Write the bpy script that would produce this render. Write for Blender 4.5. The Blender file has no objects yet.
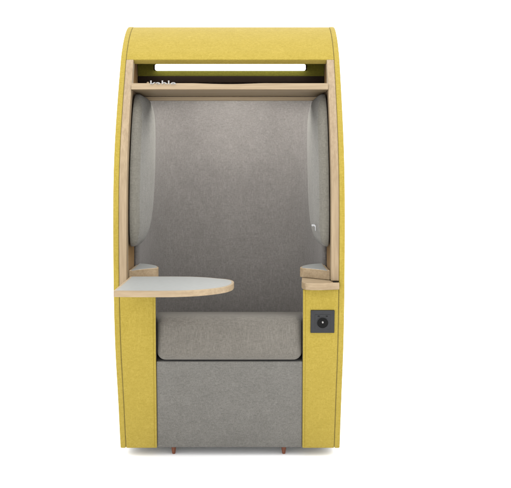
import bpy, bmesh, math
from mathutils import Vector, Matrix

sc = bpy.context.scene
C = sc.collection

# ------------------------------------------------------------------ camera, world, lamps, exposure
cam_d = bpy.data.cameras.new('camera')
cam = bpy.data.objects.new('camera', cam_d); C.objects.link(cam)
cam.location = (0.069, -3.0, 1.03)
cam.rotation_euler = (math.radians(90), 0, 0)
cam_d.sensor_width = 36.0
cam_d.lens = 870.0 / 511.0 * 36.0
cam_d.shift_x = 6.5 / 511.0
cam_d.shift_y = -69.0 / 511.0
cam_d.clip_end = 200
sc.camera = cam

w = bpy.data.worlds.new('World'); sc.world = w; w.use_nodes = True
w.node_tree.nodes['Background'].inputs[0].default_value = (1, 1, 1, 1)
w.node_tree.nodes['Background'].inputs[1].default_value = 2.0

def area(name, loc, target, sx, sy, power, col=(1, 1, 1)):
    l = bpy.data.lights.new(name, 'AREA'); l.shape = 'RECTANGLE'; l.size = sx; l.size_y = sy
    l.energy = power; l.color = col
    o = bpy.data.objects.new(name, l); C.objects.link(o); o.location = loc
    o.rotation_euler = (Vector(target) - Vector(loc)).to_track_quat('-Z', 'Y').to_euler()
    return o
area('softbox_top', (0.2, -1.2, 4.2), (0, 0.3, 0.6), 3.0, 2.2, 38)
area('softbox_low', (-0.6, -5.0, 1.0), (0, 0.4, 0.1), 4.0, 1.6, 46)

sc.view_settings.view_transform = 'Standard'
sc.view_settings.look = 'None'
sc.view_settings.gamma = 1
sc.view_settings.exposure = 0.585      # high-key product shot: the white surroundings burn out

# ------------------------------------------------------------------ helpers
OY = 3.43                 # depths below are metres from the camera; the pod's centre is at 3.43
def P(x, d, z): return (x, d - OY, z)     # local coordinates under the pod's Empty

def mix(nt, fac, a, b):
    m = nt.nodes.new('ShaderNodeMix'); m.data_type = 'RGBA'
    if isinstance(fac, (int, float)): m.inputs[0].default_value = fac
    else: nt.links.new(fac, m.inputs[0])
    for v, i in ((a, 6), (b, 7)):
        if isinstance(v, tuple): m.inputs[i].default_value = (*v, 1)
        else: nt.links.new(v, m.inputs[i])
    return m.outputs[2]

def base_mat(name, rough=0.6, spec=0.5):
    m = bpy.data.materials.new(name); m.use_nodes = True
    b = m.node_tree.nodes['Principled BSDF']
    b.inputs['Roughness'].default_value = rough
    b.inputs['Specular IOR Level'].default_value = spec
    return m, m.node_tree, b

def noise(nt, scale3, sc_=1.0, detail=2.0, rough=0.5):
    tc = nt.nodes.new('ShaderNodeTexCoord'); mp = nt.nodes.new('ShaderNodeMapping')
    mp.inputs['Scale'].default_value = scale3
    nt.links.new(tc.outputs['Object'], mp.inputs['Vector'])
    n = nt.nodes.new('ShaderNodeTexNoise'); n.inputs['Scale'].default_value = sc_
    n.inputs['Detail'].default_value = detail; n.inputs['Roughness'].default_value = rough
    nt.links.new(mp.outputs[0], n.inputs['Vector'])
    return n.outputs['Fac']

def ramp(nt, fac, a, b, lo, hi):
    r = nt.nodes.new('ShaderNodeValToRGB')
    r.color_ramp.elements[0].position = lo; r.color_ramp.elements[0].color = (*a, 1)
    r.color_ramp.elements[1].position = hi; r.color_ramp.elements[1].color = (*b, 1)
    nt.links.new(fac, r.inputs[0]); return r.outputs[0]

K = 0.667
def fabric(name, dark, light, dark2, light2, patch=0.35, bump=0.25):
    dark, light, dark2, light2 = (tuple(c * K for c in t) for t in (dark, light, dark2, light2))
    m, nt, b = base_mat(name, 0.95, 0.08)
    v = noise(nt, (500, 500, 70), 1, 3, .6)       # warp threads
    h = noise(nt, (80, 80, 560), 1, 3, .6)        # weft threads
    cv = ramp(nt, v, dark, light, .33, .67)
    ch = ramp(nt, h, dark2, light2, .33, .67)
    c = mix(nt, .5, cv, ch)
    p = noise(nt, (14, 14, 14), 1, 4, .6)
    c2 = mix(nt, ramp(nt, p, (0, 0, 0), (patch,) * 3, .35, .7), c, dark)
    sl = noise(nt, (150, 150, 16), 1, 2, .5); sw = noise(nt, (18, 18, 170), 1, 2, .5)
    c2 = mix(nt, ramp(nt, sl, (0, 0, 0), (.38,) * 3, .56, .72), c2, light2)
    c2 = mix(nt, ramp(nt, sw, (0, 0, 0), (.35,) * 3, .58, .74), c2, dark2)
    nt.links.new(c2, b.inputs['Base Color'])
    b.inputs['Sheen Weight'].default_value = 0.06
    b.inputs['Sheen Roughness'].default_value = 0.6
    ad = nt.nodes.new('ShaderNodeMath'); ad.operation = 'ADD'
    nt.links.new(v, ad.inputs[0]); nt.links.new(h, ad.inputs[1])
    bp = nt.nodes.new('ShaderNodeBump'); bp.inputs['Strength'].default_value = bump
    bp.inputs['Distance'].default_value = 0.0015
    nt.links.new(ad.outputs[0], bp.inputs['Height'])
    b2 = nt.nodes.new('ShaderNodeBump'); b2.inputs['Strength'].default_value = .5    # slack and puckers in the cloth
    b2.inputs['Distance'].default_value = 0.006
    nt.links.new(noise(nt, (11, 11, 8), 1, 3, .5), b2.inputs['Height'])
    nt.links.new(b2.outputs[0], bp.inputs['Normal']); nt.links.new(bp.outputs[0], b.inputs['Normal'])
    return m

def wood(name, a, bcol, axis):
    a = tuple(c * K for c in a); bcol = tuple(c * K for c in bcol)
    m, nt, b = base_mat(name, 0.5, 0.25)
    s = [160, 160, 160]; s[axis] = 7
    g = noise(nt, tuple(s), 1, 5, .6)
    s2 = [26, 26, 26]; s2[axis] = 2.2
    g2 = noise(nt, tuple(s2), 1, 3, .5)
    c = mix(nt, .45, ramp(nt, g, a, bcol, .39, .61), ramp(nt, g2, a, bcol, .39, .61))
    nt.links.new(c, b.inputs['Base Color'])
    bp = nt.nodes.new('ShaderNodeBump'); bp.inputs['Strength'].default_value = .08
    bp.inputs['Distance'].default_value = .001
    nt.links.new(g, bp.inputs['Height']); nt.links.new(bp.outputs[0], b.inputs['Normal'])
    return m

def plain(name, col, rough=.5, spec=.5, metal=0, var=.12, k=None):
    col = tuple(c * (K if k is None else k) for c in col)
    m, nt, b = base_mat(name, rough, spec)
    n = noise(nt, (60, 60, 60), 1, 4, .6)
    lo = tuple(c * (1 - var) for c in col); hi = tuple(min(1, c * (1 + var)) for c in col)
    nt.links.new(ramp(nt, n, lo, hi, .3, .7), b.inputs['Base Color'])
    b.inputs['Metallic'].default_value = metal
    return m

M_yel = fabric('yellow_wool', (0.2487, 0.1843, 0.0214), (0.3712, 0.2814, 0.0537), (0.2554, 0.1906, 0.0246), (0.379, 0.2888, 0.0579), .22)
M_gry = fabric('grey_melange', (0.0868, 0.0797, 0.0692), (0.1866, 0.1719, 0.1491), (0.095, 0.0876, 0.0761), (0.1797, 0.1668, 0.1446), .25)
M_gry2 = fabric('backrest_melange', (0.1031, 0.0944, 0.0878), (0.2061, 0.1922, 0.1802), (0.1097, 0.1011, 0.0944), (0.1962, 0.1835, 0.1729), .25)
M_pad = fabric('pad_melange', (0.1104, 0.1066, 0.0941), (0.2271, 0.2214, 0.2003), (0.1157, 0.1118, 0.0992), (0.2338, 0.2246, 0.2036), .2)
W1, W2 = (0.2345, 0.1688, 0.0972), (0.3185, 0.2396, 0.147)
M_woodz = wood('ash_wood_upright', W1, W2, 2)
M_woodx = wood('ash_wood_lengthwise', W1, W2, 0)
M_gryb = fabric('base_melange', (.086, .082, .074), (.185, .178, .162), (.094, .090, .081), (.179, .172, .157), .25)
M_rim_shade = fabric('pad_rim_shaded', (.112, .104, .086), (.198, .187, .158), (.117, .109, .091), (.203, .192, .163), .2)  # pad cloth with the front rim's shade put into its colour
M_lam = plain('grey_linoleum', (.215, .222, .214), .55, .4, 0, .06)
M_blk = plain('anthracite_plastic', (.013, .0135, .015), .5, .25)
M_hole = plain('socket_black', (.002, .002, .002), .6, .1)
M_roof_shade = fabric('roof_lining_shaded', (0.072, 0.065, 0.006), (0.132, 0.1187, 0.012), (0.072, 0.0675, 0.008), (0.132, 0.1212, 0.013), .2)  # yellow roof lining, darkened in colour for the shade under the hood
M_side_shade = fabric('side_lining_shaded', (.17, .088, .016), (.24, .13, .028), (.18, .09, .016), (.25, .135, .03), .2)  # yellow side lining with interior shade mixed into its colour
M_seam = plain('seam_thread', (.24, .17, .022), .9, .1)
M_dark = plain('dark_caps_and_shade', (.014, .008, .005), .8, .08)  # colour of the end caps; on the band it paints shade
M_met = plain('polished_steel', (.20, .20, .20), .25, .5, 1.0, .03)
M_foot = wood('reddish_foot_wood', (.11, .034, .018), (.21, .072, .036), 2)
M_white = plain('white_letter_paint', (.27, .265, .255), .5, .4, 0, .02)
M_grd = plain('white_studio_floor', (.93, .93, .93), .8, .2, 0, .005, 1.0)
def emit(name, s, col=(1, 1, 1)):
    m, nt, b = base_mat(name)
    b.inputs['Base Color'].default_value = (.9, .9, .9, 1)
    b.inputs['Emission Color'].default_value = (*col, 1); b.inputs['Emission Strength'].default_value = s
    return m
M_led = emit('led_diffuser', 5.0, (1, 1, .93))
M_led2 = emit('added_strip_glow', 82.0, (1, .985, .96))  # glow of the added strip behind the shelf

def mesh_obj(name, verts, faces, mat, parent, bevel=0, seg=3, smooth=True, ang=35, solid=0, sub=0):
    me = bpy.data.meshes.new(name); me.from_pydata(verts, [], faces)
    bm = bmesh.new(); bm.from_mesh(me)
    if not solid: bmesh.ops.recalc_face_normals(bm, faces=bm.faces)
    bm.to_mesh(me); bm.free()
    me.materials.append(mat)
    if smooth:
        me.polygons.foreach_set('use_smooth', [True] * len(me.polygons))
        me.set_sharp_from_angle(angle=math.radians(ang))
    o = bpy.data.objects.new(name, me); C.objects.link(o)
    if parent: o.parent = parent
    if solid:
        s = o.modifiers.new('solid', 'SOLIDIFY'); s.thickness = solid; s.offset = 0
    if sub:
        s = o.modifiers.new('sub', 'SUBSURF'); s.levels = sub; s.render_levels = sub
    if bevel:
        b = o.modifiers.new('bevel', 'BEVEL'); b.width = bevel; b.segments = seg
        b.limit_method = 'ANGLE'; b.angle_limit = math.radians(32); b.harden_normals = True
    return o

def box(name, x0, x1, d0, d1, z0, z1, mat, parent, bevel=.003, seg=3):
    v = [P(x, d, z) for x in (x0, x1) for d in (d0, d1) for z in (z0, z1)]
    f = [(0, 1, 3, 2), (4, 6, 7, 5), (0, 4, 5, 1), (2, 3, 7, 6), (0, 2, 6, 4), (1, 5, 7, 3)]
    return mesh_obj(name, v, f, mat, parent, bevel, seg)

def extrude_x(name, dz, x0, x1, mat, parent, bevel=.003, seg=3):       # (depth, z) outline run across x
    n = len(dz)
    v = [P(x0, d, z) for d, z in dz] + [P(x1, d, z) for d, z in dz]
    f = [tuple(range(n)), tuple(range(2 * n - 1, n - 1, -1))]
    f += [(i, (i + 1) % n, (i + 1) % n + n, i + n) for i in range(n)]
    return mesh_obj(name, v, f, mat, parent, bevel, seg)

def extrude_z(name, xd, z0, z1, mat, parent, bevel=.003, seg=3):       # (x, depth) plan run upwards
    n = len(xd)
    v = [P(x, d, z0) for x, d in xd] + [P(x, d, z1) for x, d in xd]
    f = [tuple(range(n)), tuple(range(2 * n - 1, n - 1, -1))]
    f += [(i, (i + 1) % n, (i + 1) % n + n, i + n) for i in range(n)]
    return mesh_obj(name, v, f, mat, parent, bevel, seg)

def strip_x(name, outer, inner, x0, x1, mat, parent, bevel=.003, seg=3):   # band between two (depth, z) curves
    n = len(outer); v = []
    for x in (x0, x1):
        v += [P(x, d, z) for d, z in outer] + [P(x, d, z) for d, z in inner]
    f = []
    for i in range(n - 1):
        f.append((i, i + 1, n + i + 1, n + i))
        f.append((2 * n + i, 3 * n + i, 3 * n + i + 1, 2 * n + i + 1))
        f.append((i, 2 * n + i, 2 * n + i + 1, i + 1))
        f.append((n + i, n + i + 1, 3 * n + i + 1, 3 * n + i))
    f.append((0, n, 3 * n, 2 * n)); f.append((n - 1, 3 * n - 1, 4 * n - 1, 2 * n - 1))
    return mesh_obj(name, v, f, mat, parent, bevel, seg)

def catmull(pts, k=6):
    out = []
    for i in range(len(pts) - 1):
        p0 = pts[max(i - 1, 0)]; p1 = pts[i]; p2 = pts[i + 1]; p3 = pts[min(i + 2, len(pts) - 1)]
        for j in range(k):
            t = j / k
            out.append(tuple(.5 * ((2 * b) + (c - a) * t + (2 * a - 5 * b + 4 * c - d) * t * t + (-a + 3 * b - 3 * c + d) * t ** 3)
                             for a, b, c, d in zip(p0, p1, p2, p3)))
    out.append(pts[-1]); return out

ctrl = [(3.172, .033), (3.110, .229), (3.045, .42), (3.012, .597), (3.000, .75), (2.997, .90), (3.006, 1.03),
        (3.040, 1.16), (3.098, 1.297), (3.176, 1.45), (3.216, 1.503), (3.262, 1.546), (3.325, 1.586), (3.390, 1.608),
        (3.50, 1.616), (3.62, 1.603), (3.74, 1.56), (3.82, 1.45), (3.87, 1.25), (3.885, 1.0), (3.87, .7),
        (3.82, .35), (3.77, .033)]
OUT = catmull(ctrl)
def front(z):
    pts = [p for p in OUT[:60]]
    for a, b in zip(pts, pts[1:]):
        if a[1] <= z <= b[1]: return a[0] + (b[0] - a[0]) * (z - a[1]) / max(1e-9, b[1] - a[1])
    return pts[0][0] if z < pts[0][1] else pts[-1][0]
def inset(curve, off):                                # move a curve inwards (towards the pod's middle)
    r = []
    for i, p in enumerate(curve):
        a = curve[max(i - 1, 0)]; b = curve[min(i + 1, len(curve) - 1)]
        t = Vector((b[0] - a[0], b[1] - a[1])).normalized()
        r.append((p[0] + t.y * off, p[1] - t.x * off))
    return r
def seq(a, b, n): return [a + (b - a) * i / (n - 1) for i in range(n)]

# ------------------------------------------------------------------ the setting
g = mesh_obj('ground', [(-40, -20, 0), (40, -20, 0), (40, 60, 0), (-40, 60, 0)], [(0, 1, 2, 3)], M_grd, None)
g['kind'] = 'structure'

# ------------------------------------------------------------------ the pod
pod = bpy.data.objects.new('seating_pod', None); C.objects.link(pod)
pod.location = (0, OY - 3.0, 0); pod.empty_display_size = .2
pod['label'] = 'yellow felt single-seat privacy pod with grey cushioned seat, wooden trim and small side table'
pod['category'] = 'privacy pod'

# outer side panels with wooden frame and yellow lining inside
for s in (-1, 1):
    extrude_x('side_panel', inset(OUT, .0008), s * .3804, s * .400, M_yel, pod, .0045, 3)
    zs = seq(.6635 if s > 0 else .634, 1.452, 40)
    strip_x('wooden_frame', [(front(z) + .003, z) for z in zs], [(front(z) + .046, z) for z in zs],
            s * .353, s * .3800, M_woodz, pod, .0025)
    zs = seq(.66, 1.50, 40)
    strip_x('side_lining', [(front(z) + .0475, z) for z in zs], [(3.55, z) for z in zs],
            s * .358, s * .3795, M_side_shade, pod, .001)

# hood over the top and the outer back, one padded shell between the side panels
i0 = next(i for i, p in enumerate(OUT) if p[1] > 1.453)
shell = [(front(1.453), 1.453)] + OUT[i0:]
so = inset(shell, .0022); si = inset(shell, .030)
strip_x('hood', so, si, -.3800, .3800, M_yel, pod, .0035, 3)
# rounded return under the hood's lip
extrude_x('hood_lip', [(3.190, 1.4490), (3.200, 1.4440), (3.300, 1.4545), (3.300, 1.470), (3.230, 1.4725), (3.205, 1.458)],
          -.352, .352, M_yel, pod, .003)
# lining under the roof, dark band for the unlit gap, and lights
extrude_x('roof_lining', [(3.325, 1.470), (3.325, 1.452), (3.338, 1.409), (3.352, 1.409), (3.352, 1.47)], -.3575, .3575, M_roof_shade, pod, .002)
box('shade_band', -.3575, .3575, 3.335, 3.40, 1.3848, 1.4085, M_dark, pod, .002)  # painted shade: the unlit recess drawn as a dark strip
lamp = box('light_bar', -.2875, .2835, 3.296, 3.324, 1.4278, 1.4503, M_led, pod, .006, 4)
box('end_cap', -.2935, -.2877, 3.298, 3.324, 1.4282, 1.4495, M_dark, lamp, .002)
box('end_cap', .2837, .2895, 3.298, 3.324, 1.4282, 1.4495, M_dark, lamp, .002)
box('added_light_strip', -.17, .18, 3.44, 3.49, 1.352, 1.360, M_led2, pod, .002)  # unseen strip added to brighten the upper back wall

box('light_blocker', -.34, .34, 3.402, 3.50, 1.3615, 1.402, M_gry2, pod, .003)  # added to block the strip's glare behind the shelf's scooped edge
# shelf under the lamp: front board with shallow scooped top edge, slab and rear rail
def shelf():
    n = 61; d0, d1 = 3.112, 3.130; v = []; f = []
    xs = seq(-.3525, .3525, n)
    for x in xs:
        t = (x + .005) / .13
        dip = .0034 * (math.cos(math.pi * t) * .5 + .5) ** .7 if abs(t) < 1 else 0
        zt = 1.3585 - dip
        v += [P(x, d0, 1.336), P(x, d0, zt), P(x, d1, zt), P(x, d1, 1.336)]
    for i in range(n - 1):
        a = i * 4
        for k in range(4): f.append((a + k, a + (k + 1) % 4, a + 4 + (k + 1) % 4, a + 4 + k))
    f.append((0, 1, 2, 3)); f.append(((n - 1) * 4, (n - 1) * 4 + 3, (n - 1) * 4 + 2, (n - 1) * 4 + 1))
    return mesh_obj('shelf', v, f, M_woodx, pod, .0015, 2)
sh = shelf()
box('shelf_board', -.3525, .3525, 3.1302, 3.408, 1.3362, 1.3475, M_woodx, sh, .001)
rail = [(-.352, 1.3340), (-.352, 1.330), (-.330, 1.3195), (.330, 1.3195), (.352, 1.330), (.352, 1.3340)]
v = [P(x, 3.380, z) for x, z in rail] + [P(x, 3.400, z) for x, z in rail]; n = 6
mesh_obj('shelf_rail', v, [tuple(range(n)), tuple(range(2 * n - 1, n - 1, -1))] +
         [(i, (i + 1) % n, (i + 1) % n + n, i + n) for i in range(n)], M_woodx, sh, .0015)
# white lettering standing on the shelf, its foot hidden by the front board
cu = bpy.data.curves.new('lettering', 'FONT'); cu.body = 'kable'; cu.size = .027; cu.extrude = .0012; cu.offset = .0004
cu.space_character = 1.05
tmp = bpy.data.objects.new('lettering_source', cu); C.objects.link(tmp)
bpy.context.view_layer.update()
me = bpy.data.meshes.new_from_object(tmp.evaluated_get(bpy.context.evaluated_depsgraph_get()))
bpy.data.objects.remove(tmp)
xs = [q.co.x for q in me.vertices]; wd = max(xs) - min(xs); mx = min(xs)
zmax = max(q.co.y for q in me.vertices); zmin = min(q.co.y for q in me.vertices)
for q in me.vertices:
    x, y, z = q.co
    q.co = P(-.284 + (x - mx) * .0915 / wd, 3.1098 - z, 1.3482 + (y - zmin) * .0195 / (zmax - zmin))
bm = bmesh.new(); bm.from_mesh(me)               # the foot of the letters is sunk in the board's edge
bmesh.ops.bisect_plane(bm, geom=bm.verts[:] + bm.edges[:] + bm.faces[:], plane_co=(0, 0, 1.3548), plane_no=(0, 0, -1), clear_outer=True)
bm.to_mesh(me); bm.free()
me.materials.clear(); me.materials.append(M_white); me.name = 'lettering'
lt = bpy.data.objects.new('lettering', me); C.objects.link(lt); lt.parent = sh
# small wooden mark before the word
v = []; f = []
for k in range(12):
    a = k * math.tau / 12; v.append(P(-.2955 + .0045 * math.cos(a), 3.136, 1.3615 + .0045 * math.sin(a)))
for k in range(12):
    a = k * math.tau / 12; v.append(P(-.2955 + .0045 * math.cos(a), 3.140, 1.3615 + .0045 * math.sin(a)))
v += [P(-.2955 + dx, d, z) for d in (3.1365, 3.1395) for dx, z in ((-.001, 1.3478), (.001, 1.3478), (.001, 1.358), (-.001, 1.358))]
f = [tuple(range(12)), tuple(range(23, 11, -1))] + [(i, (i + 1) % 12, (i + 1) % 12 + 12, i + 12) for i in range(12)]
f += [(24, 25, 26, 27), (31, 30, 29, 28), (24, 28, 29, 25), (25, 29, 30, 26), (26, 30, 31, 27), (27, 31, 28, 24)]
mesh_obj('lettering_mark', v, f, M_woodx, sh)

# curved grey backrest: wraps round from side to side
def backrest():
    nu, nz = 61, 40; v = []; f = []
    for j in range(nz):
        z = .30 + (1.47 - .30) * j / (nz - 1)
        dc = 3.70 + .06 * math.exp(-((z - .95) / .35) ** 2) - .16 * max(0, (z - 1.15) / .32) ** 2
        ds = 3.235 + .20 * max(0, min(1, (z - 1.22) / .12)) ** 1.5
        for i in range(nu):
            a = math.pi * i / (nu - 1)
            c, s_ = math.cos(a), math.sin(a)
            x = -.352 * math.copysign(abs(c) ** .6, c)
            d = ds + (dc - ds) * abs(s_) ** .6
            v.append(P(x, d, z))
    for j in range(nz - 1):
        for i in range(nu - 1):
            a = j * nu + i; f.append((a, a + 1, a + nu + 1, a + nu))
    return mesh_obj('backrest', v, f, M_gry2, pod, ang=80, solid=.012)
backrest()

# padded side cushions: straight front edge along the frame, rear edge curving up and back
def pad(s):
    nr, na = 16, 72; v = []; f = []
    cz, hz = 1.0535, .2785
    for side in (0, 1):
        for j in range(nr + 1):
            r = math.sin(math.pi / 2 * j / nr)
            for i in range(na):
                a = math.tau * i / na
                c, n_ = math.cos(a), math.sin(a); e = .34
                aa = r * math.copysign(abs(c) ** e, c); bb = r * math.copysign(abs(n_) ** e, n_)
                z = cz + hz * bb
                df = front(z) + .049
                db = 3.455 - .25 * max(0, 1 - (z - .765) / .36) ** 2.0
                u = (aa + 1) / 2; d = df + (db - df) * u
                if side == 0: t = .006 + (.034 + .024 * u) * (1 - r ** 5.5) ** (1 / 2.8)
                else: t = .006 - .006 * (1 - r ** 6) ** (1 / 3)
                v.append(P(s * (.354 - t), d, z))
    R = (nr + 1) * na
    for side in (0, 1):
        for j in range(nr):
            for i in range(na):
                a = side * R + j * na + i; b = side * R + j * na + (i + 1) % na
                f.append((a, b, b + na, a + na) if side == 0 else (a, a + na, b + na, b))
    o = mesh_obj('side_cushion', v, f, M_pad, pod, ang=80)
    bm = bmesh.new(); bm.from_mesh(o.data)
    bmesh.ops.remove_doubles(bm, verts=bm.verts, dist=.00001)
    bmesh.ops.recalc_face_normals(bm, faces=bm.faces)
    # the rim facing the frame is coloured darker, its shade painted in
    o.data.materials.append(M_rim_shade)
    for fc in bm.faces:
        c = fc.calc_center_median()
        if abs(c.y + OY - (front(min(1.44, c.z)) + .049)) < .030 and abs(c.x) > .300 and fc.normal.y < -.30: fc.material_index = 1
    bm.to_mesh(o.data); bm.free()
    return o
pad(-1); pr = pad(1)
# small folded steel tag on the right cushion
v = [P(x, d, z) for d in (3.105, 3.108) for x, z in ((.2910, .8510), (.2955, .8545), (.3040, .8540), (.3078, .8490), (.3080, .8300), (.3050, .8300),
                                                     (.3042, .8450), (.2985, .8480), (.2950, .8455))]
n = 9
mesh_obj('steel_tag', v, [tuple(range(n)), tuple(range(2 * n - 1, n - 1, -1))] +
         [(i, (i + 1) % n, (i + 1) % n + n, i + n) for i in range(n)], M_met, pr, .0006, 2)

def flare(o, k=(.118, .088)):                 # the seat well widens towards the back
    for q in o.data.vertices:
        if abs(q.co.x) < .30:
            q.co.x += math.copysign(max(0, k[q.co.x > 0] * (q.co.y + OY - 3.0) - .043 * (front(q.co.z) - 3.0)), q.co.x)
    return o
# seat: base and cushion
zs = seq(.034, .3725, 20)
flare(strip_x('seat_base', [(front(z) + .008, z) for z in zs], [(3.70, z) for z in zs], -.2520, .2545, M_gryb, pod, .004))
def cushion():
    # rounded box with rounded corners, crowned top that falls towards the back
    x0, x1, d0, d1, z0, z1, r = -.2485, .2510, 3.048, 3.66, .3775, .5300, .029
    bm = bmesh.new(); bmesh.ops.create_cube(bm, size=2)
    bmesh.ops.subdivide_edges(bm, edges=bm.edges, cuts=31, use_grid_fill=True)
    hx, hd, hz = (x1 - x0) / 2, (d1 - d0) / 2, (z1 - z0) / 2
    def warp(a, h): # more vertices near the ends
        return h * math.copysign(1 - (1 - abs(a)) ** 2.0, a)
    for q in bm.verts:
        p = Vector((warp(q.co.x, hx), warp(q.co.y, hd), warp(q.co.z, hz)))
        c = Vector((max(-hx + r, min(hx - r, p.x)), max(-hd + r, min(hd - r, p.y)), max(-hz + r, min(hz - r, p.z))))
        dv = p - c
        if dv.length > 1e-9: p = c + dv.normalized() * r if dv.length >= 1e-9 and max(abs(p.x) / hx, abs(p.y) / hd, abs(p.z) / hz) > .9999 else p
        X = p.x; D = p.y; Z = p.z
        u, t, h = X / hx, D / hd, Z / hz
        if h > 0:
            Z += .002 * h * (1 - u ** 4) * max(0, 1 - t * t)
            Z -= .075 * h * max(0, (t + .85)) / 1.85
        if t < 0: D -= .008 * (1 - u ** 4) * (1 - h ** 2) * -t
        q.co = P((x0 + x1) / 2 + X, (d0 + d1) / 2 + D, (z0 + z1) / 2 + Z)
    me = bpy.data.meshes.new('seat_cushion'); bm.to_mesh(me); bm.free(); me.materials.append(M_gry)
    me.polygons.foreach_set('use_smooth', [True] * len(me.polygons))
    o = bpy.data.objects.new('seat_cushion', me); C.objects.link(o); o.parent = pod
    return o
flare(cushion())

# arm boxes, their wooden tops, and the little corner shelves
for s in (-1, 1):
    xi = .2550 if s > 0 else .2530
    zs = seq(.033, .6345, 36)
    a = strip_x('arm_box', [(front(z) + .003, z) for z in zs], [(3.24, z) for z in zs], s * xi, s * .3800, M_yel, pod, .004)
    flare(a)
    zs2 = seq(.040, .630, 30)
    zs = seq(.38, .6345, 20)
    flare(strip_x('arm_lining', [(front(z) + .016, z) for z in zs], [(3.60, z) for z in zs], s * (xi - .0012), s * (xi - .0003), M_gry2, a, .001))
    for xx in (xi + .0085,):            # stitched edge seams
        ss = strip_x('edge_seam', [(front(z) + .0024, z) for z in zs2], [(front(z) + .006, z) for z in zs2],
                     s * xx, s * (xx + .0012), M_seam, a, .0002)
        flare(ss)
    z0, z1 = .6362, .6606
    xo = .3795 if s > 0 else .3525
    pts = []
    for t in seq(0, 1, 14):                                # gently bowed front edge
        x = xi - .002 + t * (xo - xi + .002)
        pts.append((s * x, 2.985 - .016 * math.sin(math.pi * min(1, t + .12)) + .022 * max(0, 1 - t / .12) ** 2))
    pts += [(s * xo, 3.002), (s * .3525, 3.06), (s * .3525, 3.26), (s * .300, 3.24), (s * .270, 3.205), (s * .2625, 3.17), (s * (xi - .003), 3.03)]
    extrude_z('arm_top', pts, z0, z1, M_woodx, a, .003)
    sp = [(.3525, 3.050), (.320, 3.085), (.290, 3.113), (.270, 3.129), (.2620, 3.137), (.2585, 3.150), (.2620, 3.180), (.275, 3.222),
          (.295, 3.255), (.320, 3.280), (.3525, 3.300)]
    if s > 0: sp = [(x - .005 * (x < .34), d) for x, d in sp]
    def offs(pp, k):
        cx = sum(p[0] for p in pp) / len(pp); cy = sum(p[1] for p in pp) / len(pp)
        return [(cx + (p[0] - cx) * (1 - k / .055), cy + (p[1] - cy) * (1 - k / .12)) for p in pp]
    cs = extrude_z('corner_shelf', [(s * x, d) for x, d in sp], .6612, .6950, M_woodx, pod, .0025)
    extrude_z('shelf_inlay', [(s * x, d) for x, d in offs(sp, .0085)], .6930, .6956, M_lam, cs, .0005)

# dark hinge gap where the right frame meets the arm top
box('hinge_plate', .358, .376, 2.990, 3.002, .6607, .6632, M_hole, pod, .0008)

# swing table on the left, resting on the arm top and reaching forward
tp = [(-.341, 3.000), (-.341, 2.628)]
front_c = [(-.26, 2.622), (-.17, 2.623), (-.11, 2.636), (-.060, 2.662), (-.022, 2.698), (.002, 2.735), (.015, 2.775), (.0195, 2.81),
           (.0195, 2.858), (.0130, 2.892), (-.005, 2.922), (-.035, 2.944), (-.075, 2.974), (-.125, 2.994), (-.18, 3.001), (-.25, 3.001)]
curve = catmull([(-.341, 2.628)] + front_c + [(-.341, 3.000)], 4)
tb = extrude_z('swing_table', curve, .6612, .6802, M_woodx, pod, .0022)
cx, cd = -.16, 2.812
inl = [(cx + (x - cx) * .956, cd + (d - cd) * .955) for x, d in curve]
extrude_z('table_inlay', inl, .6780, .6806, M_lam, tb, .0004)
def cyl(name, x, d, z0, z1, r0, r1, mat, parent, n=28, bevel=.001):
    v = []
    for z, r in ((z0, r0), (z1, r1)):
        v += [P(x + r * math.cos(math.tau * k / n), d + r * math.sin(math.tau * k / n), z) for k in range(n)]
    f = [tuple(range(n - 1, -1, -1)), tuple(range(n, 2 * n))] + [(i, (i + 1) % n, (i + 1) % n + n, i + n) for i in range(n)]
    return mesh_obj(name, v, f, mat, parent, bevel, 2)
cyl('pivot', -.318, 2.990, .6500, .6610, .009, .009, M_met, tb)

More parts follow.
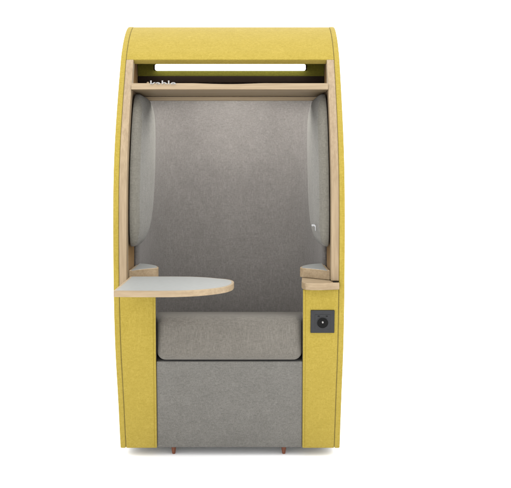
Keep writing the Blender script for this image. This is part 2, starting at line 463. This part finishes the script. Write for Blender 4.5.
# power socket on the right arm
zc = .521; dc = front(zc) + .003
sl = math.atan2(front(zc + .04) - front(zc - .04), .08)
def sock_place(verts):      # x across, y out of the arm, z up -> local coordinates
    out = []
    for x, y, z in verts:
        out.append(P(.3245 + x, dc - y * math.cos(sl) + z * math.sin(sl), zc + z * math.cos(sl) + y * math.sin(sl)))
    return out
def sbox(name, x0, x1, y0, y1, z0, z1, mat, parent, bevel):
    v = sock_place([(x, y, z) for x in (x0, x1) for y in (y0, y1) for z in (z0, z1)])
    f = [(0, 1, 3, 2), (4, 6, 7, 5), (0, 4, 5, 1), (2, 3, 7, 6), (0, 2, 6, 4), (1, 5, 7, 3)]
    return mesh_obj(name, v, f, mat, parent, bevel)
def sring(name, r0, r1, ya, yb, mat, parent, n=40, zc_=0, x_=0):     # a ring or a disc (r0 = 0), standing from ya to yb
    v = []; f = []
    if r0 > 0:
        for r, y in ((r0, ya), (r0, yb), (r1, yb), (r1, ya)):
            v += [(x_ + r * math.cos(math.tau * k / n), y, zc_ + r * math.sin(math.tau * k / n)) for k in range(n)]
        for j in range(4):
            for k in range(n):
                f.append((j * n + k, j * n + (k + 1) % n, ((j + 1) % 4) * n + (k + 1) % n, ((j + 1) % 4) * n + k))
    else:
        for y in (ya, yb):
            v += [(x_ + r1 * math.cos(math.tau * k / n), y, zc_ + r1 * math.sin(math.tau * k / n)) for k in range(n)]
        f = [tuple(range(n)), tuple(range(2 * n - 1, n - 1, -1))] + [(i, (i + 1) % n, (i + 1) % n + n, i + n) for i in range(n)]
    return mesh_obj(name, sock_place(v), f, mat, parent, .0006, 2)
so_ = sbox('power_socket', -.0415, .0415, -.004, .0055, -.0410, .0410, M_blk, pod, .0022)
sbox('socket_insert', -.0265, .0265, .003, .0068, -.0265, .0265, M_blk, so_, .0012)
sring('socket_well', 0, .0200, .005, .0074, M_hole, so_, zc_=-.003)
sring('socket_rim', .0190, .0212, .004, .0082, M_blk, so_, zc_=-.003)
sring('earth_pin', 0, .0030, .006, .0145, M_white, so_, zc_=.0005)
sbox('socket_slot', -.0175, -.0105, .006, .0076, .0195, .0222, M_hole, so_, .0003)
sbox('socket_slot', .0105, .0175, .006, .0076, .0195, .0222, M_hole, so_, .0003)

# feet
for x, d in ((-.209, 3.215), (.1975, 3.215), (-.209, 3.70), (.1975, 3.70)):
    cyl('foot', x, d, 0, .0345, .0055, .0108, M_foot, pod, 24, .002)
